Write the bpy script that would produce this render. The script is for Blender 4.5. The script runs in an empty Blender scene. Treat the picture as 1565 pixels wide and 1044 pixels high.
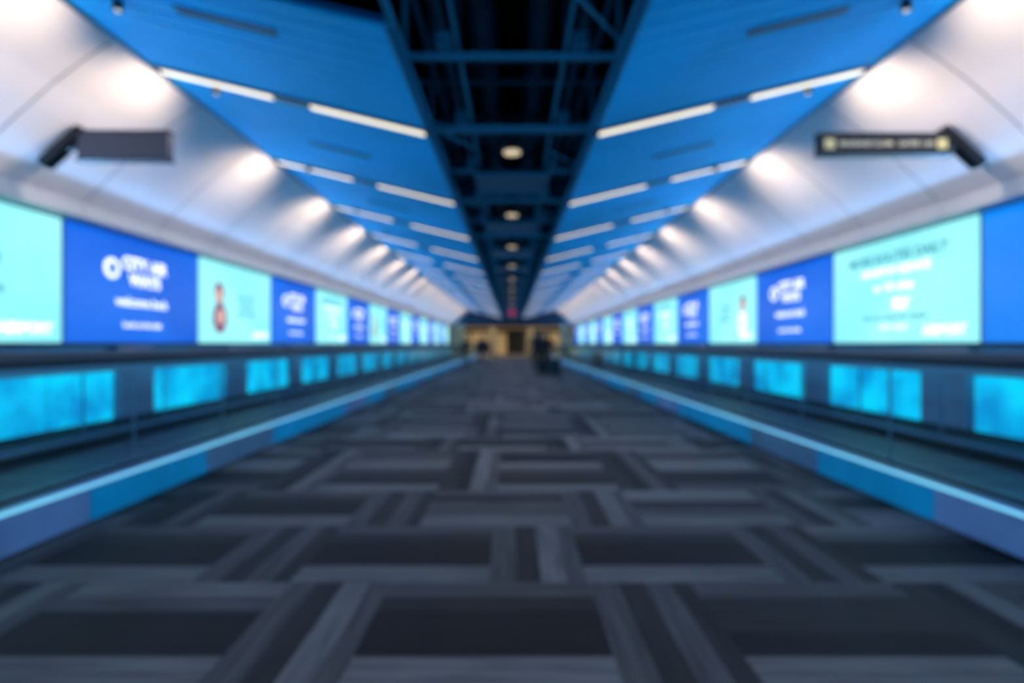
import bpy, bmesh, math, random
from mathutils import Vector, Matrix
random.seed(4)
H=1.2; U=4.0; ROW=2.84; Y0=-9.0; Y1=48.0
S=bpy.context.scene
S.view_settings.view_transform='Standard'
S.view_settings.look='None'

# ------------------------------------------------------------ materials
def mat(name,col,rough=0.5,metal=0.0,emis=None,es=1.0,noise=None,bump=0.0,spec=0.5,sample=True):
    m=bpy.data.materials.new(name); m.use_nodes=True
    nt=m.node_tree; b=nt.nodes['Principled BSDF']
    b.inputs['Base Color'].default_value=(*col,1); b.inputs['Roughness'].default_value=rough
    b.inputs['Metallic'].default_value=metal; b.inputs['Specular IOR Level'].default_value=spec
    if noise:
        sc,amt=noise
        tc=nt.nodes.new('ShaderNodeTexCoord'); n=nt.nodes.new('ShaderNodeTexNoise')
        n.inputs['Scale'].default_value=sc; n.inputs['Detail'].default_value=3
        nt.links.new(tc.outputs['Object'],n.inputs['Vector'])
        r=nt.nodes.new('ShaderNodeValToRGB')
        r.color_ramp.elements[0].position=.3; r.color_ramp.elements[1].position=.7
        r.color_ramp.elements[0].color=(*[c*(1-amt) for c in col],1)
        r.color_ramp.elements[1].color=(*[min(1,c*(1+amt)) for c in col],1)
        nt.links.new(n.outputs['Fac'],r.inputs['Fac']); nt.links.new(r.outputs['Color'],b.inputs['Base Color'])
    if emis:
        b.inputs['Emission Color'].default_value=(*emis,1); b.inputs['Emission Strength'].default_value=es
        if not sample: m.cycles.emission_sampling='NONE'
    return m
def emat(name,c0,c1,scale=0.6,strength=1.0,sample=True):
    m=mat(name,(0.02,0.02,0.02),0.25)
    nt=m.node_tree; b=nt.nodes['Principled BSDF']
    tc=nt.nodes.new('ShaderNodeTexCoord'); n=nt.nodes.new('ShaderNodeTexNoise')
    n.inputs['Scale'].default_value=scale; n.inputs['Detail'].default_value=3
    r=nt.nodes.new('ShaderNodeValToRGB')
    r.color_ramp.elements[0].position=.35; r.color_ramp.elements[1].position=.65
    r.color_ramp.elements[0].color=(*c0,1); r.color_ramp.elements[1].color=(*c1,1)
    nt.links.new(tc.outputs['Object'],n.inputs['Vector']); nt.links.new(n.outputs['Fac'],r.inputs['Fac'])
    nt.links.new(r.outputs['Color'],b.inputs['Emission Color']); b.inputs['Emission Strength'].default_value=strength
    if not sample: m.cycles.emission_sampling='NONE'
    return m
def glassmat(name,tint,gl=0.06):
    m=bpy.data.materials.new(name); m.use_nodes=True; nt=m.node_tree; nt.nodes.clear()
    o=nt.nodes.new('ShaderNodeOutputMaterial'); mx=nt.nodes.new('ShaderNodeMixShader')
    t=nt.nodes.new('ShaderNodeBsdfTransparent'); g=nt.nodes.new('ShaderNodeBsdfGlossy')
    f=nt.nodes.new('ShaderNodeLayerWeight'); f.inputs['Blend'].default_value=.5
    p=nt.nodes.new('ShaderNodeMath'); p.operation='POWER'; p.inputs[1].default_value=5
    q=nt.nodes.new('ShaderNodeMath'); q.operation='MULTIPLY_ADD'; q.inputs[1].default_value=.8; q.inputs[2].default_value=.06
    t.inputs['Color'].default_value=(*tint,1); g.inputs['Roughness'].default_value=gl
    g.inputs['Color'].default_value=(.6,.85,1,1)
    nt.links.new(f.outputs['Facing'],p.inputs[0]); nt.links.new(p.outputs[0],q.inputs[0])
    nt.links.new(q.outputs[0],mx.inputs[0]); nt.links.new(t.outputs[0],mx.inputs[1]); nt.links.new(g.outputs[0],mx.inputs[2])
    nt.links.new(mx.outputs[0],o.inputs['Surface']); return m
def carpet(name,col,axis):
    m=mat(name,col,0.70,spec=0.38); nt=m.node_tree; b=nt.nodes['Principled BSDF']
    tc=nt.nodes.new('ShaderNodeTexCoord'); mp=nt.nodes.new('ShaderNodeMapping')
    mp.inputs['Scale'].default_value=(2,25,1) if axis=='x' else (25,2,1)
    n=nt.nodes.new('ShaderNodeTexNoise'); n.inputs['Scale'].default_value=1.0; n.inputs['Detail'].default_value=3
    r=nt.nodes.new('ShaderNodeValToRGB'); r.color_ramp.elements[0].position=.3; r.color_ramp.elements[1].position=.7
    r.color_ramp.elements[0].color=(*[c*.65 for c in col],1); r.color_ramp.elements[1].color=(*[c*1.35 for c in col],1)
    nt.links.new(tc.outputs['Object'],mp.inputs[0]); nt.links.new(mp.outputs[0],n.inputs['Vector'])
    nt.links.new(n.outputs['Fac'],r.inputs['Fac']); nt.links.new(r.outputs['Color'],b.inputs['Base Color'])
    return m
M={}
cd=[(0.007,0.006,0.006),(0.022,0.021,0.020),(0.072,0.071,0.072),(0.138,0.138,0.140),(0.18,0.18,0.185)]
for i,c in enumerate(cd):
    M['cx%d'%i]=carpet('carpet_tone_x%d'%i,c,'x'); M['cy%d'%i]=carpet('carpet_tone_y%d'%i,c,'y')
M['blue']=mat('blue_metal_slat',(0.0,0.40,0.80),0.5,0.0,noise=(0.5,.25),spec=0.08,emis=(0.0,0.028,0.08),es=1.0,sample=False)  # faint blue glow added to the slats to lift ceiling brightness
M['blueback']=mat('ceiling_backing',(0.0,0.10,0.30),0.6,spec=.1)
M['plenum']=mat('plenum_black',(0.003,0.004,0.006),0.9)
M['truss']=mat('truss_paint',(0.015,0.26,0.46),0.45,0.1)
M['duct']=mat('duct_metal',(0.012,0.10,0.18),0.4,0.4,noise=(3,.3))
M['panel']=mat('soffit_panel',(0.01,0.16,0.30),0.3,0.2)
M['wall']=mat('wall_panel_white',(0.86,0.80,0.86),0.5,noise=(0.8,.05))
M['fascia']=mat('fascia_grey',(0.5,0.54,0.62),0.5)
M['dark']=mat('dark_metal',(0.012,0.015,0.02),0.4,0.3)
M['grey']=mat('column_grey',(0.18,0.27,0.40),0.4,noise=(2,.15))
M['strip']=mat('light_diffuser',(0.9,0.9,0.9),0.5,emis=(1.0,0.86,0.58),es=1.5)
M['lamp']=mat('lamp_lens',(0.9,0.9,0.9),0.5,emis=(1.0,0.72,0.36),es=.7,sample=False)
M['lens']=mat('washer_lens',(0.9,0.9,0.9),0.5,emis=(1.0,0.85,0.6),es=.6,sample=False)
M['steel']=mat('brushed_steel',(0.22,0.42,0.62),0.32,0.5,noise=(2,.2))
M['steel2']=mat('steel_panel_violet',(0.20,0.32,0.56),0.4,0.3,noise=(2,.2),emis=(0.02,0.06,0.16),es=.4,sample=False)  # slight emission added so the violet panels look brighter lit
M['steelb']=mat('backlit_skirt_blue',(0.0,0.34,0.60),0.35,0.1,noise=(2,.2),emis=(0.0,0.22,0.52),es=0.20,sample=False)  # blue skirt panels brightened by added emission, no lamp behind them
M['rubber']=mat('handrail_rubber',(0.03,0.04,0.055),0.35)
M['rail']=mat('rail_aluminium',(0.20,0.32,0.42),0.3,0.8)
M['tread']=mat('walkway_tread',(0.008,0.035,0.055),0.5,0.3)
M['glass']=glassmat('balustrade_glass',(0.78,0.96,0.99))
M['led']=mat('deck_led',(0.1,0.4,0.5),0.4,emis=(0.20,0.62,0.88),es=1.1,sample=False)  # thin emissive cyan line along the deck edge
M['back']=emat('backlit_cyan_panel',(0.0,0.27,0.60),(0.0,0.64,0.95),1.6,1.25)  # mottled cyan emission on the panel faces
M['scyan']=emat('screen_cyan',(0.24,0.82,0.89),(0.34,0.93,0.93),0.5,1.15)
M['sblue']=emat('screen_blue',(0.0,0.10,0.70),(0.0,0.14,0.84),0.5,1.05)
M['sblue2']=emat('screen_azure',(0.0,0.19,0.82),(0.0,0.24,0.92),0.5,1.1)
M['white']=mat('screen_text_white',(.8,.8,.8),.5,emis=(0.85,0.92,1),es=1.1,sample=False)
M['teal']=mat('screen_text_teal',(.0,.1,.12),.5,emis=(0.02,0.24,0.32),es=1.0,sample=False)
M['pic1']=mat('picture_plum',(.1,.02,.05),.5,emis=(0.20,0.05,0.14),es=1.0,sample=False)
M['pic2']=mat('picture_skin',(.5,.3,.2),.5,emis=(0.65,0.40,0.33),es=1.0,sample=False)
M['sign']=mat('sign_face',(0.022,0.022,0.028),0.4)
M['signg']=mat('sign_face_grey',(0.05,0.055,0.08),0.4)
M['cream']=mat('sign_cream',(.8,.7,.5),.5,emis=(0.50,0.42,0.30),es=.8,sample=False)
M['amber']=mat('sign_amber',(.8,.6,.2),.5,emis=(0.50,0.42,0.30),es=.6,sample=False)
M['red']=mat('exit_red',(.6,.02,.05),.5,emis=(0.45,0.02,0.14),es=.8,sample=False)
M['warm']=mat('concourse_cream',(0.72,0.58,0.36),0.6,noise=(1,.1))
M['end']=mat('portal_dark_blue',(0.02,0.05,0.10),0.6)
M['floor2']=mat('concourse_floor',(0.18,0.16,0.14),0.4)
M['black']=mat('cloth_black',(0.006,0.007,0.010),0.85,noise=(20,.3))
M['navy']=mat('cloth_navy',(0.012,0.02,0.045),0.85)
M['jean']=mat('cloth_denim',(0.02,0.03,0.06),0.85)
M['skin']=mat('skin',(0.45,0.26,0.18),0.55)
M['lips']=mat('lips',(0.35,0.12,0.10),0.5)
M['hair']=mat('hair',(0.02,0.012,0.008),0.6)
M['shoe']=mat('shoe',(0.01,0.01,0.01),0.5)
M['case']=mat('suitcase_shell',(0.01,0.03,0.04),0.4)

# ------------------------------------------------------------ mesh builder
class MB:
    def __init__(s): s.v=[];s.f=[];s.m=[];s.mats=[]
    def mi(s,k):
        if k not in s.mats: s.mats.append(k)
        return s.mats.index(k)
    def poly(s,pts,k):
        n=len(s.v); s.v+= [tuple(p) for p in pts]; s.f.append(tuple(range(n,n+len(pts)))); s.m.append(s.mi(k))
    def box(s,a,b,k):
        x0,y0,z0=[min(a[i],b[i]) for i in range(3)]; x1,y1,z1=[max(a[i],b[i]) for i in range(3)]
        n=len(s.v); s.v+=[(x0,y0,z0),(x1,y0,z0),(x1,y1,z0),(x0,y1,z0),(x0,y0,z1),(x1,y0,z1),(x1,y1,z1),(x0,y1,z1)]
        for f in [(0,3,2,1),(4,5,6,7),(0,1,5,4),(1,2,6,5),(2,3,7,6),(3,0,4,7)]:
            s.f.append(tuple(n+i for i in f)); s.m.append(s.mi(k))
    def prism(s,prof,y0,y1,k):   # closed profile in xz extruded along y
        n=len(s.v); L=len(prof)
        s.v+=[(p[0],y0,p[1]) for p in prof]+[(p[0],y1,p[1]) for p in prof]
        for i in range(L):
            j=(i+1)%L; s.f.append((n+i,n+j,n+L+j,n+L+i)); s.m.append(s.mi(k))
        s.f.append(tuple(n+i for i in range(L))[::-1]); s.m.append(s.mi(k))
        s.f.append(tuple(n+L+i for i in range(L))); s.m.append(s.mi(k))
    def tube(s,pts,rads,k,N=8,cap=True):
        pts=[Vector(p) for p in pts]; n0=len(s.v); rings=len(pts)
        for i,p in enumerate(pts):
            d=(pts[min(i+1,rings-1)]-pts[max(i-1,0)]).normalized()
            a=d.orthogonal().normalized() if i==0 else (la-d*la.dot(d)).normalized()
            la=a; b=d.cross(a); r=rads[i] if isinstance(rads,(list,tuple)) else rads
            for j in range(N):
                t=2*math.pi*j/N; s.v.append(tuple(p+a*math.cos(t)*r+b*math.sin(t)*r))
        for i in range(rings-1):
            for j in range(N):
                s.f.append((n0+i*N+j,n0+i*N+(j+1)%N,n0+(i+1)*N+(j+1)%N,n0+(i+1)*N+j)); s.m.append(s.mi(k))
        if cap:
            s.f.append(tuple(n0+j for j in range(N))[::-1]); s.m.append(s.mi(k))
            s.f.append(tuple(n0+(rings-1)*N+j for j in range(N))); s.m.append(s.mi(k))
    def ball(s,c,r,k,N=12,fn=None):
        n0=len(s.v); R=N//2+2
        for i in range(R+1):
            ph=math.pi*i/R
            for j in range(N):
                t=2*math.pi*j/N; d=Vector((math.sin(ph)*math.cos(t),math.sin(ph)*math.sin(t),math.cos(ph)))
                p=Vector((d.x*r[0],d.y*r[1],d.z*r[2]))
                if fn: p=fn(d,p)
                s.v.append(tuple(Vector(c)+p))
        for i in range(R):
            for j in range(N):
                s.f.append((n0+i*N+j,n0+(i+1)*N+j,n0+(i+1)*N+(j+1)%N,n0+i*N+(j+1)%N)); s.m.append(s.mi(k))
    def obj(s,name,parent=None,loc=(0,0,0),rot=(0,0,0),smooth=False,bevel=0):
        me=bpy.data.meshes.new(name); me.from_pydata(s.v,[],s.f); 
        for k in s.mats: me.materials.append(M[k])
        for p,i in zip(me.polygons,s.m): p.material_index=i; p.use_smooth=smooth
        me.update(); bm=bmesh.new(); bm.from_mesh(me); bmesh.ops.recalc_face_normals(bm,faces=bm.faces); bm.to_mesh(me); bm.free()
        o=bpy.data.objects.new(name,me); S.collection.objects.link(o); o.location=loc; o.rotation_euler=rot
        if parent: o.parent=parent
        if bevel:
            b=o.modifiers.new('bevel','BEVEL'); b.width=bevel; b.segments=2
        return o
def empty(name,loc=(0,0,0),rot=(0,0,0)):
    o=bpy.data.objects.new(name,None); S.collection.objects.link(o); o.location=loc; o.rotation_euler=rot; return o
def text(name,body,size,k,parent,loc,rot,bold=0.0):
    c=bpy.data.curves.new(name,'FONT'); c.body=body; c.size=size; c.align_x='CENTER'; c.align_y='CENTER'; c.extrude=0.0; c.offset=bold; c.resolution_u=3
    c.materials.append(M[k]); o=bpy.data.objects.new(name,c); S.collection.objects.link(o); o.parent=parent; o.location=loc; o.rotation_euler=rot; return o

# ------------------------------------------------------------ floor
b=MB(); RH=0.8; r0=int(Y0/RH)-2; W=2.85
def clipq(x0,x1,y0,y1,k):
    x0=max(x0,-W); x1=min(x1,W)
    y1=min(y1,Y1)
    if x1-x0>1e-3 and y1>y0: b.poly([(x0,y0,0),(x1,y0,0),(x1,y1,0),(x0,y1,0)],k)
for r in range(r0,int(Y1/RH)+2):
    y0=1.77+RH*r; y1=y0+RH
    off=0.39 if r%2==0 else -0.12
    if r>2: off=random.choice([.39,-.12,-.62,.1])
    x=off-1.5*4
    while x<4:
        # V block : dark planks then light planks
        d=random.choice([0,0,1]); l=random.choice([2,3,3])
        if r>2 and random.random()<.35:
            clipq(x,x+.25,y0,y1,'cy%d'%l); clipq(x+.25,x+.5,y0,y1,'cy%d'%random.choice([1,2]))
        else:
            clipq(x,x+.14,y0,y1,'cy%d'%min(4,d+1)); clipq(x+.14,x+.27,y0,y1,'cy%d'%d)
            clipq(x+.27,x+.40,y0,y1,'cy%d'%l); clipq(x+.40,x+.5,y0,y1,'cy%d'%max(1,l-1))
        ch=[[3,0,0,1,2],[2,1,0,1,3],[3,0,1,1,2],[3,0,0,2,3]]
        if r>1: ch+=[[3,2,1,3,4],[3,2,2,0,2],[2,0,3,4,2],[4,3,1,2,3]]
        t=random.choice(ch)
        e=[0,.24,.45,.66,.82,1]
        for i in range(5): clipq(x+.5,x+1.5,y0+RH*e[i],y0+RH*e[i+1],'cx%d'%t[i])
        x+=1.5
for s in (-1,1): b.poly([(s*W,Y0,0),(s*6.2,Y0,0),(s*6.2,Y1,0),(s*W,Y1,0)],'cy1')
b.obj('floor')
b=MB(); b.box((-9,Y1,-0.1),(9,Y1+12,0),'floor2'); b.obj('floor_concourse')

# ------------------------------------------------------------ ceiling
def cz(x): return H+2.122+0.2395*abs(x)
b=MB()
y=Y0
P=0.2
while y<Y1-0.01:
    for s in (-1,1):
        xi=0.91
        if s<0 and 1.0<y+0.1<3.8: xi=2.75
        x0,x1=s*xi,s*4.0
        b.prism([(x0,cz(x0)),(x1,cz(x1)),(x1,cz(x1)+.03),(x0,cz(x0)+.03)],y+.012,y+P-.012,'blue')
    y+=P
for s in (-1,1):
    if s>0: segs=[(Y0,Y1,.91)]
    else: segs=[(Y0,1.0,.91),(1.0,3.8,2.75),(3.8,Y1,.91)]
    for a,c,xi in segs:
        x0,x1=s*xi,s*4.0
        b.prism([(x0,cz(x0)+.05),(x1,cz(x1)+.05),(x1,cz(x1)+.08),(x0,cz(x0)+.08)],a,c,'blueback')
        b.box((x0,a,cz(x0)),(x0+s*.04,c,cz(x0)+.18),'truss')
    b.box((s*3.97,Y0,cz(4)-.03),(s*4.03,Y1,cz(4)+.12),'duct')
b.box((-6.4,Y0,5.4),(6.4,Y1,5.5),'plenum')
b.box((1.15,Y0,3.75),(1.2,Y1,5.4),'plenum')
b.box((-3.2,Y0,4.4),(-3.25,Y1,5.4),'plenum')
b.obj('ceiling')
for k in range(-2,17):
    yy=(k+.5)*ROW+0.0
    for s in (-1,1):
        if yy<Y0+.5 or yy>Y1-1: continue
        b=MB(); x0,x1=s*1.97,s*2.8
        b.prism([(x0,cz(x0)-.012),(x1,cz(x1)-.012),(x1,cz(x1)-.001),(x0,cz(x0)-.001)],yy-.04,yy+.04,'dark')
        for d in (-.05,.04): b.prism([(x0,cz(x0)-.018),(x1,cz(x1)-.018),(x1,cz(x1)-.001),(x0,cz(x0)-.001)],yy+d,yy+d+.01,'truss')
        b.obj('linear_air_diffuser')
for k in range(-3,17):
    yy=k*ROW
    for s in (-1,1):
        b=MB()
        def sl(a,c,lo,hi,w,kk): b.prism([(s*a,cz(a)+lo),(s*c,cz(c)+lo),(s*c,cz(c)+hi),(s*a,cz(a)+hi)],yy-w,yy+w,kk)
        sl(.93,3.96,-.03,0.0,.06,'dark')
        sl(.97,2.23,-.042,-.028,.038,'strip'); sl(2.66,3.88,-.042,-.028,.038,'strip')
        b.obj('linear_ceiling_light')
b=MB()
for s in (-1,1):
    for z in (3.56,4.3): b.box((s*.87,Y0,z),(s*.91,Y1,z+.05),'truss')
    b.box((s*.43,Y0,3.62),(s*.46,Y1,3.65),'truss')
    b.tube([(s*.65,Y0,4.05),(s*.65,Y1,4.05)],.05,'duct',10)
    b.tube([(s*.3,Y0,4.5),(s*.3,Y1,4.5)],.14,'duct',12)
y=-8.52+.0; i=0
while y<Y1-.3:
    b.box((-.9,y-.025,3.57),(.9,y+.025,3.61),'truss')
    b.box((-.9,y+.69,3.72),(.9,y+.72,3.75),'duct')
    b.box((-.9,y-.02,4.31),(.9,y+.02,4.35),'duct')
    for s in (-1,1):
        b.box((s*.87,y-.02,3.6),(s*.91,y+.02,5.4),'truss')
        b.box((s*.43,y-.012,3.62),(s*.455,y+.012,5.4),'duct')
        b.tube([(s*.89,y,3.62),(s*.89,y+1.42 if y+1.42<Y1 else Y1,4.32)],.02,'truss',6)
        b.box((s*.5,y-.12,3.63),(s*.62,y+.08,3.73),'truss')
    if i%2==0: b.tube([(-.9,y,3.6),(-.45,y+.7,3.63)],.015,'truss',6); b.tube([(.45,y+.7,3.6),(.9,y+1.3,3.63)],.015,'truss',6)
    y+=1.42; i+=1
b.obj('ceiling_truss')
for k in range(2,16):
    b=MB(); b.box((-.5,k*ROW+1.25,3.50),(.5,k*ROW+2.15,3.555),'panel')
    for yy in (1.25,2.11): b.box((-.52,k*ROW+yy,3.48),(.52,k*ROW+yy+.04,3.555),'truss')
    b.obj('soffit_panel',bevel=.005)
for k in range(-2,17):
    e=empty('recessed_downlight',(0,k*ROW+.1,3.36))
    b=MB(); b.tube([(0,0,0),(0,0,.10)],[.13,.10],'dark',20); b.tube([(0,0,-.01),(0,0,.004)],[.095,.095],'lamp',20)
    b.box((-.9,-.03,.22),(.9,.03,.26),'truss')
    for x in (-.06,.06): b.tube([(x,0,.09),(x,0,.23)],.01,'dark',6)
    b.obj('housing',e)
    if k%2==0:
        l=bpy.data.lights.new('lamp','SPOT'); l.energy=130; l.color=(1,.93,.84); l.spot_size=2.2; l.spot_blend=1; l.shadow_soft_size=.08
        o=bpy.data.objects.new('lamp',l); S.collection.objects.link(o); o.parent=e; o.location=(0,0,-.03)
b=MB(); b.tube([(-2.9,3.3,4.25),(-.7,3.3,4.0)],.05,'rail',12); b.tube([(-2.9,2.5,4.3),(-.7,2.5,4.1)],.09,'duct',12); b.obj('ceiling_pipe')

# ------------------------------------------------------------ walls
prof=[(4.0,H+3.06),(4.3,H+2.86),(4.62,H+2.62),(4.95,H+2.33),(5.25,H+2.05),(5.5,H+1.80)]
for s,nm in ((-1,'left'),(1,'right')):
    b=MB()
    y=5.15-1.42*10
    while y<Y1:
        a,c=max(y,Y0)+.008,min(y+1.42,Y1)-.008
        for (p,q) in zip(prof[:-1],prof[1:]):
            b.poly([(s*p[0],a,p[1]),(s*q[0],a,q[1]),(s*q[0],c,q[1]),(s*p[0],c,p[1])],'wall')
        b.box((s*5.5,a,H+1.615),(s*5.53,c,H+1.885),'fascia')
        y+=1.42
    for (p,q) in zip(prof[:-1],prof[1:]):
        b.poly([(s*(p[0]+.03),Y0,p[1]+.03),(s*(q[0]+.03),Y0,q[1]+.03),(s*(q[0]+.03),Y1,q[1]+.03),(s*(p[0]+.03),Y1,p[1]+.03)],'grey')
    b.box((s*5.53,Y0,H+1.615),(s*5.76,Y1,H+1.9),'fascia')
    b.obj('wall_upper_'+nm)
    b=MB()
    b.box((s*5.79,Y0,0),(s*6.0,Y1,H+1.9),'grey')
    b.box((s*6.0,Y0,0),(s*6.1,Y1,5.4),'plenum')
    b.obj('wall_'+nm)
    b=MB()
    b.box((s*5.70,Y0,H-.035),(s*5.785,Y1,H-.005),'dark')
    b.box((s*5.68,Y0,0),(s*5.785,Y1,.12),'dark')
    b.obj('baseboard_'+nm)
    y=(7.4 if s<0 else 6.39)-2.85*6
    b=MB()
    while y<Y1:
        a,c=max(y,Y0),min(y+.70,Y1)
        if c>a: b.box((s*5.66,a,.125),(s*5.785,c,H-.04),'grey')
        a2,c2=max(y+.72,Y0),min(y+2.83,Y1)
        if c2>a2:
            n=2; w=(c2-a2)/n
            for i in range(n):
                b.box((s*5.72,a2+i*w+.04,.125),(s*5.785,a2+(i+1)*w-.04,H-.13),'back')
        y+=2.85
    b.obj('wall_wainscot_'+nm)

for s in (-1,1):
    start,p=(6.53,2.81) if s<0 else (6.25,2.87)
    n=-5
    while start+p*(n+1)<Y1:
        y0=start+p*n; y1=y0+p; n+=1
        if y0<Y0: continue
        yc=(y0+y1)/2; zc=H+.80
        blue=((n-1)%2==0) if s<0 else ((n-1)%2==1)
        e=empty('advertising_screen',(s*5.74,yc,zc))
        k='scyan' if not blue else ('sblue2' if (s>0 and n<=0) else 'sblue')
        b=MB(); b.box((0,-p/2+.015,-.80),(s*.045,p/2-.015,.80),'grey'); b.obj('casing',e)
        b=MB(); b.box((-s*.02,-p/2+.03,-.785),(0,p/2-.03,.785),k); b.obj('display',e)
        rot=(math.pi/2,0,-s*math.pi/2); X=-s*.026
        b=MB()
        far=y0>26
        if blue:
            b.ball((X,s*.62,.28),(.004,.15,.15),'white',16)
            b.ball((X*1.3,s*.62,.28),(.004,.07,.09),'sblue',12)
            text('headline','CITY AIR\nWAYS',.24,'white',e,(X,-s*.05,.27),rot,.012)
            text('subline','welcome back',.19,'white',e,(X,0,-.18),rot,.006)
            if not far: text('footer','book at the desk',.12,'white',e,(X,0,-.52),rot,.004)
        else:
            v=n%3
            if abs(n-1-(1 if s<0 else 2))==0 or v==0:
                sy=s*.75 if s<0 else -s*.75
                b.ball((X,sy,.18),(.004,.16,.22),'pic1',16); b.ball((X*1.3,sy-.02,.13),(.005,.10,.14),'pic2',14)
                b.ball((X*1.15,sy+.02,-.30),(.004,.24,.30),'white' if s>0 else 'pic1',16)
                b.ball((X*1.4,sy+.03,-.28),(.004,.12,.16),'pic2',12)
                if not far: text('caption','your next\njourney\nstarts here',.17,'teal',e,(X,-sy*.35,.0),rot,.002)
            else:
                text('headline','MORE ROUTES DAILY' ,.20,'teal',e,(X,0,.50),rot,.006)
                text('line','NONSTOP SERVICE',.16,'white',e,(X,0,.30),rot,.008)
                text('line','to 120 cities',.16,'white',e,(X,0,.06),rot,.008)
                text('line','FLY',.2,'white',e,(X,-s*.15,-.22),rot,.02)
                if not far:
                    text('line','ask your airline for details',.12,'teal',e,(X,0,-.40),rot,.002)
                    text('line','terms apply',.12,'white',e,(X,0,-.54),rot,.004)
            text('logo','AIRPORT',.17,'white',e,(X,-s*.9 ,-.62),rot,.012)
        if b.v: b.obj('artwork',e,smooth=True)

# end walls
b=MB(); b.box((-6.1,Y0-.1,0),(6.1,Y0,5.5),'end'); b.obj('wall_back')
b=MB()
b.box((-6.1,Y1,2.95),(6.1,Y1+.3,5.5),'end')
for s in (-1,1): b.box((s*4.5,Y1,0),(s*6.1,Y1+.3,2.95),'warm')
b.box((-4.5,Y1,2.8),(4.5,Y1+.25,2.95),'dark')
b.obj('wall_front')
b=MB()
b.box((-9,Y1+12,0),(9,Y1+12.2,4),'warm')
for s in (-1,1): b.box((s*9,Y1+.3,0),(s*9.2,Y1+12,4),'warm')
b.box((-9,Y1+.3,3.5),(9,Y1+12,3.6),'warm')
for x in (-5,-2.6,-.6,1.4,3.6,6):
    b.box((x,Y1+11.9,.0),(x+.25,Y1+12,2.6),'dark')
b.box((-6,Y1+11.88,2.5),(6.1,Y1+12,2.9),'dark')
b.box((-.5,Y1+11.9,0),(1.35,Y1+11.95,2.5),'dark')
b.box((-4.4,Y1+11.9,0),(-2.6,Y1+11.95,1.3),'dark'); b.box((2.4,Y1+11.9,0),(3.6,Y1+11.95,2.5),'end')
b.obj('wall_concourse')
for x in (-1.9,1.9):
    b=MB(); b.box((x-.3,Y1+4,0),(x+.3,Y1+4.6,3.5),'warm'); b.box((x-.34,Y1+3.96,0),(x+.34,Y1+4.64,.2),'dark'); b.obj('concourse_pillar')
for x in (-4,4):
    l=bpy.data.lights.new('concourse_light','AREA'); l.shape='RECTANGLE'; l.size=3; l.size_y=7; l.energy=300; l.color=(1,.86,.62)
    o=bpy.data.objects.new('concourse_ceiling_light',l); S.collection.objects.link(o); o.location=(x,Y1+6,3.46)

e=empty('exit_sign',(0,34,H+2.05))
b=MB(); b.box((-.28,-.04,-.14),(.28,.04,.14),'dark'); b.box((-.25,-.055,-.11),(.25,-.04,.11),'red')
for x in (-.2,.2): b.tube([(x,0,.14),(x,0,.34)],.012,'dark',6)
b.obj('housing',e)

# wall washers
wy=[5.8+2.62*n for n in range(-5,16)]+[4.35]
for yw in wy:
    for s in (-1,1):
        e=empty('wall_washer_light',(s*3.35,yw,cz(3.35)-.065))
        b=MB(); b.tube([(0,0,-.03),(0,0,.065)],[.04,.035],'dark',14); b.tube([(0,0,-.036),(0,0,-.026)],[.025,.025],'lens',14); b.obj('housing',e)
        l=bpy.data.lights.new('lamp','SPOT'); l.energy=125 if yw!=4.35 else 100; l.color=(1,.80,.57); l.spot_size=math.radians(120); l.spot_blend=1; l.shadow_soft_size=.08
        o=bpy.data.objects.new('lamp',l); S.collection.objects.link(o); o.parent=e; o.location=(s*.03,0,-.05)
        o.rotation_euler=Vector((s*.90,0,-.36)).to_track_quat('-Z','Y').to_euler()
for s in (-1,1):  # added blue fill strips along the ledge, brightening ceiling and upper wall
    for i in range(3):
        yc=Y0+(Y1-Y0)*(i+.5)/3
        l=bpy.data.lights.new('cove','AREA'); l.shape='RECTANGLE'; l.size=.05; l.size_y=(Y1-Y0)/3; l.energy=135; l.color=(.22,.54,1); l.spread=math.radians(135)
        o=bpy.data.objects.new('cove_light',l); S.collection.objects.link(o); o.location=(s*5.34,yc,H+1.82)
        z=-Vector((-s*.96,0,.28)).normalized(); yv=Vector((0,1,0)); x=yv.cross(z)
        o.rotation_euler=Matrix((x,yv,z)).transposed().to_euler()

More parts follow.
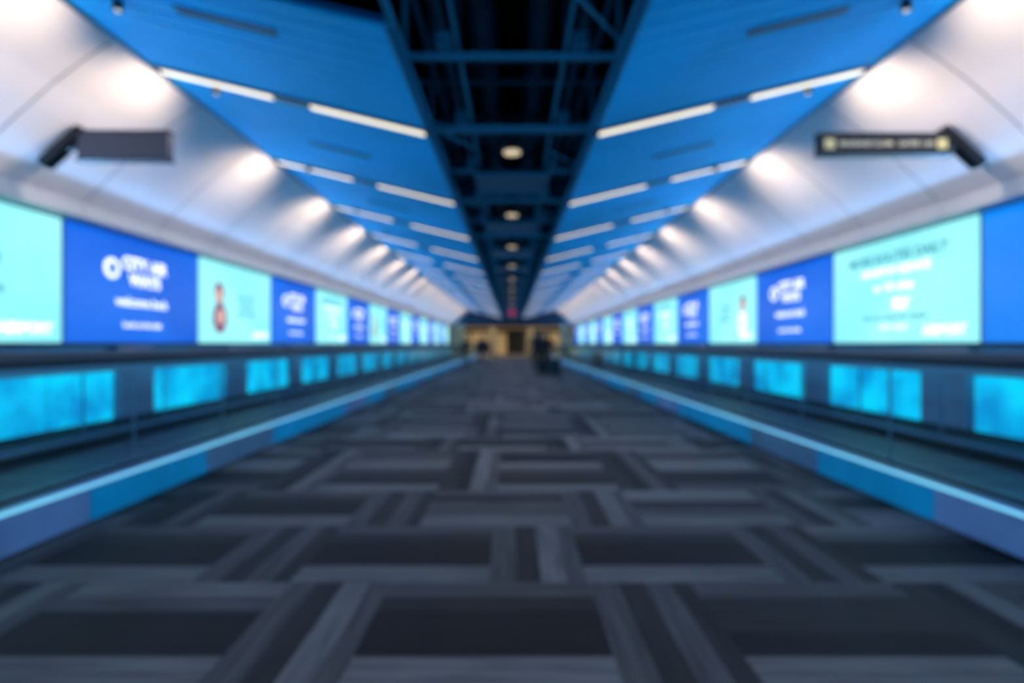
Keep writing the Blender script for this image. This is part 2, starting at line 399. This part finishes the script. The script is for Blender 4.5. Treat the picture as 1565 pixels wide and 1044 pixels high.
# ------------------------------------------------------------ moving walkways
for s in (-1,1):
    e=empty('moving_walkway')
    YA,YB=-7.0,42.0
    b=MB()
    y=YA; i=0
    while y<YB:
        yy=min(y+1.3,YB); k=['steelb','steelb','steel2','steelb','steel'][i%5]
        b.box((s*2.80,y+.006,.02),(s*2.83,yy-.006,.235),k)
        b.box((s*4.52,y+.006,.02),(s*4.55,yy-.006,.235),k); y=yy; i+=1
    b.box((s*2.83,YA,0),(s*2.98,YB,.23),'dark'); b.box((s*4.37,YA,0),(s*4.52,YB,.23),'dark')
    b.box((s*2.80,YA,.235),(s*3.02,YB,.26),'steel'); b.box((s*4.33,YA,.235),(s*4.55,YB,.26),'steel')
    b.obj('balustrade_skirt',e)
    b=MB(); b.box((s*2.795,YA,.247),(s*2.815,YB,.263),'led'); b.obj('deck_light_line',e)
    b=MB(); b.box((s*2.98,YA,.0),(s*4.37,YB,.12),'tread')
    y=YA
    while y<YB: b.box((s*3.10,y+.01,.12),(s*4.25,min(y+.39,YB),.15),'tread'); y+=.4
    for x in (3.02,4.25): b.box((s*x,YA,.12),(s*(x+.08),YB,.235),'dark')
    b.obj('pallet_band',e)
    b=MB(); g=MB(); hr=MB()
    for x in (2.97,4.40):
        y=YA
        while y<YB-.1:
            yy=min(y+1.225,YB)
            g.poly([(s*x,y+.008,.26),(s*x,yy-.008,.26),(s*x,yy-.008,1.0),(s*x,y+.008,1.0)],'glass')
            b.box((s*(x-.006),y-.008,.24),(s*(x+.006),y+.008,1.0),'rail')
            y=yy
        b.box((s*(x-.02),YA,.995),(s*(x+.02),YB,1.045),'rail')
        b.box((s*(x-.02),YA,.26),(s*(x+.02),YB,.285),'dark')
        pts=[]; R=.36
        for i in range(9):
            t=-math.pi/2-math.pi*i/8; pts.append((s*x,YA-.0+R*math.cos(t),.72+R*math.sin(t)))
        for i in range(9):
            t=math.pi/2-math.pi*i/8; pts.append((s*x,YB+R*math.cos(t),.72+R*math.sin(t)))
        hr.tube(pts,.04,'rubber',10)
        for Yn,sg in ((YA,-1),(YB,1)):
            fan=[(s*x,Yn,.34)]+[(s*x,Yn+sg*.34*math.cos(t),.68+.34*math.sin(t)) for t in [(-math.pi/2)+math.pi*i/8 for i in range(9)]]
            g.poly(fan,'glass')
            b.box((s*(x-.1),Yn,.0),(s*(x+.1),Yn+sg*.35,.36),'steel')
    b.obj('glass_frame',e); g.obj('glass_panels',e); hr.obj('handrails',e,smooth=True)
    b=MB()
    for a,c in ((YA-1.3,YA),(YB,YB+1.3)): b.box((s*3.0,a,0),(s*4.35,c,.03),'steel')
    b.obj('landing_plate',e)

# ------------------------------------------------------------ signs
def signs(s,x0,x1,z0,z1,face):
    e=empty('wayfinding_sign',(0,5.7,0))
    b=MB(); b.box((s*x0,-.05,z0),(s*x1,.05,z1),face)
    b.box((s*(x0-.015),-.06,z0-.015),(s*(x1+.02),.06,z0),'dark'); b.box((s*(x0-.015),-.06,z1),(s*(x1+.02),.06,z1+.015),'dark')
    b.obj('board',e)
    b=MB()
    n=Vector((-.68,0,-.73)).normalized()
    a=Vector((4.80,0,H+2.42)); c=Vector((5.24,0,H+2.02))
    q=[a,c,c+n*.10,a+n*.10]
    b.prism([(s*p.x,p.z) for p in q],-.07,.07,'dark')
    b.box((s*(x1-.02),-.03,(z0+z1)/2-.04),(s*4.98,.03,(z0+z1)/2+.04),'dark')
    b.obj('bracket',e,bevel=.008); return e
e=signs(-1,3.80,4.80,H+2.04,H+2.34,'signg')
e=signs(1,3.40,4.86,H+2.10,H+2.31,'sign')
R=(math.pi/2,0,0)
text('legend','BAGGAGE CLAIM   GATES 1-20',.075,'cream',e,(4.13,-.056,H+2.205),R,.002)
b=MB()
for x in (3.45,4.69): b.box((x,-.058,H+2.15),(x+.11,-.05,H+2.26),'amber')
b.obj('pictograms',e)

# ------------------------------------------------------------ people
def person(name,loc,rotz,top,leg,h=1.72,pull=False):
    V=[];E=[];Rr=[]
    def add(p,r,par=None):
        V.append(p); Rr.append(r if isinstance(r,tuple) else (r,r))
        if par is not None: E.append((par,len(V)-1))
        return len(V)-1
    pe=add((0,0,.96),(.145,.105)); sp=add((0,.0,1.12),(.125,.095),pe); ch=add((0,.01,1.32),(.15,.105),sp)
    nb=add((0,0,1.44),(.07,.065),ch); nk=add((0,.015,1.53),(.052,.052),nb)
    hands=[]
    for s in (-1,1):
        st=.16*s
        hp=add((s*.09,0,.88),.092,pe); kn=add((s*.10,st*.6+.03,.50),.062,hp); an=add((s*.10,st-.03,.10),.042,kn)
        to=add((s*.115,st+.12,.045),(.038,.032),an)
        sh=add((s*.17,0,1.41),.062,ch)
        if pull and s>0:
            el=add((s*.24,-.10,1.17),.045,sh); wr=add((s*.25,-.24,.98),.03,el); hd=add((s*.25,-.29,.93),(.032,.02),wr)
        else:
            el=add((s*.235,-.04-.04*s,1.15),.045,sh); wr=add((s*.25,.07-.06*s,.93),.03,el); hd=add((s*.245,.09-.06*s,.85),(.02,.034),wr)
        hands.append((s,Vector(V[wr]),Vector(V[hd])))
    me=bpy.data.meshes.new('tmp'); me.from_pydata(V,E,[]); o=bpy.data.objects.new('tmp',me); S.collection.objects.link(o)
    o.modifiers.new('skin','SKIN'); 
    for i,d in enumerate(me.skin_vertices[0].data):
        d.radius=Rr[i]; d.use_root=(i==0)
    sb=o.modifiers.new('sub','SUBSURF'); sb.levels=2; sb.render_levels=2
    dg=bpy.context.evaluated_depsgraph_get(); em=bpy.data.meshes.new_from_object(o.evaluated_get(dg))
    b=MB(); b.v=[tuple(v.co) for v in em.vertices]
    hp=[h_[2] for h_ in hands]
    for p in em.polygons:
        c=p.center; k=top
        if c.z<.10: k='shoe'
        elif c.z<.95 and abs(c.x)<.19 and min((c-q).length for q in hp)>.1: k=leg
        if c.z>1.49: k='skin'
        if min((c-q).length for q in hp)<.07: k='skin'
        b.f.append(tuple(p.vertices)); b.m.append(b.mi(k))
    bpy.data.objects.remove(o)
    for s,w,hd in hands:
        d=(hd-w).normalized(); side=Vector((0,1,0)) if not (pull and s>0) else Vector((1,0,0))
        side=(side-d*side.dot(d)).normalized(); inn=Vector((-s,0,0)) if not (pull and s>0) else Vector((0,.3,-1)).normalized()
        for i,L in enumerate((.065,.075,.07,.055)):
            p0=hd+side*(.024-.016*i); p1=p0+d*L*.55; p2=p1+(d+inn*.5).normalized()*L*.4; p3=p2+(d+inn*1.2).normalized()*L*.35
            b.tube([p0,p1,p2,p3],[.0095,.009,.008,.006],'skin',6)
        p0=w+d*.03+side*.02; b.tube([p0,p0+side*.03+d*.02,p0+side*.035+d*.05],[.011,.01,.007],'skin',6)
    hc=Vector((0,.02,1.645))
    def fn(d,p):
        if d.z<0: p.x*=1+.25*d.z; p.y*=1+.12*d.z
        if d.y>.93 and abs(d.x)<.3: p.y+=.012
        return p
    b.ball(hc,(.076,.095,.115),'skin',20,fn)
    b.tube([hc+Vector((0,.088,.02)),hc+Vector((0,.108,-.018)),hc+Vector((0,.09,-.028))],[.007,.013,.009],'skin',6)
    for s in (-1,1):
        b.ball(hc+Vector((s*.077,-.005,0)),(.01,.018,.03),'skin',8)
        b.ball(hc+Vector((s*.03,.083,.012)),(.013,.008,.008),'hair',8)
    b.ball(hc+Vector((0,.083,-.052)),(.022,.006,.006),'lips',8)
    b.ball(hc+Vector((0,-.018,.022)),(.084,.095,.108),'hair',18)
    ob=b.obj(name,None,loc,(0,0,rotz),smooth=True); k=h/1.76; ob.scale=(k,k,k)
    return ob
def suitcase(loc,rotz,k='case',tilt=0):
    e=empty('rolling_suitcase',loc,(tilt,0,rotz))
    b=MB(); b.box((-.22,-.13,.06),(.22,.13,.66),k)
    b.obj('shell',e,bevel=.04)
    b=MB()
    for i in range(5): b.box((-.17+i*.075,-.14,.12),(-.15+i*.075,.14,.60),k)
    b.obj('ribs',e)
    b=MB()
    for x in (-.17,.17):
        for y in (-.09,.09): b.tube([(x-.015,y,.03),(x+.015,y,.03)],.03,'shoe',10); b.box((x-.02,y-.01,.03),(x+.02,y+.01,.08),'dark')
    for x in (-.1,.1): b.tube([(x,.1,.62),(x,.1,.98)],.009,'rail',6)
    b.tube([(-.11,.1,.98),(.11,.1,.98)],.015,'shoe',8)
    b.obj('wheels_and_handle',e); return e
person('walking_traveler',(1.14,19.0,0),math.pi*.97,'black','black',1.68,True)
suitcase((1.58,19.0,0),.2)
person('walking_traveler',(.95,21.0,0),.1,'navy','black',1.74)
person('walking_traveler',(1.45,20.6,0),.3,'black','navy',1.68)
suitcase((1.20,20.1,0),-.2)
person('walking_traveler',(-1.75,32.0,0),3.0,'black','jean',1.75)
person('walking_traveler',(-2.35,37.0,0),.1,'jean','black',1.7)
person('walking_traveler',(1.9,38.0,0),.0,'black','navy',1.7)
person('walking_traveler',(2.35,33.0,0),.2,'navy','black',1.7)
person('walking_traveler',(-2.45,27.0,0),3.2,'black','navy',1.6)
suitcase((3.55,21.0,.15),.1)
suitcase((3.6,21.8,.15),.3,'navy')

# ------------------------------------------------------------ world & camera
w=bpy.data.worlds.new('world'); S.world=w; w.use_nodes=True
w.node_tree.nodes['Background'].inputs[0].default_value=(.05,.12,.3,1); w.node_tree.nodes['Background'].inputs[1].default_value=.3
c=bpy.data.cameras.new('camera'); c.lens=18; c.sensor_width=36; c.shift_y=.002; c.clip_end=200
c.dof.use_dof=True; c.dof.focus_distance=.3; c.dof.aperture_fstop=3.2
o=bpy.data.objects.new('camera',c); S.collection.objects.link(o); o.location=(0,0,H); o.rotation_euler=(math.pi/2,0,0); S.camera=o
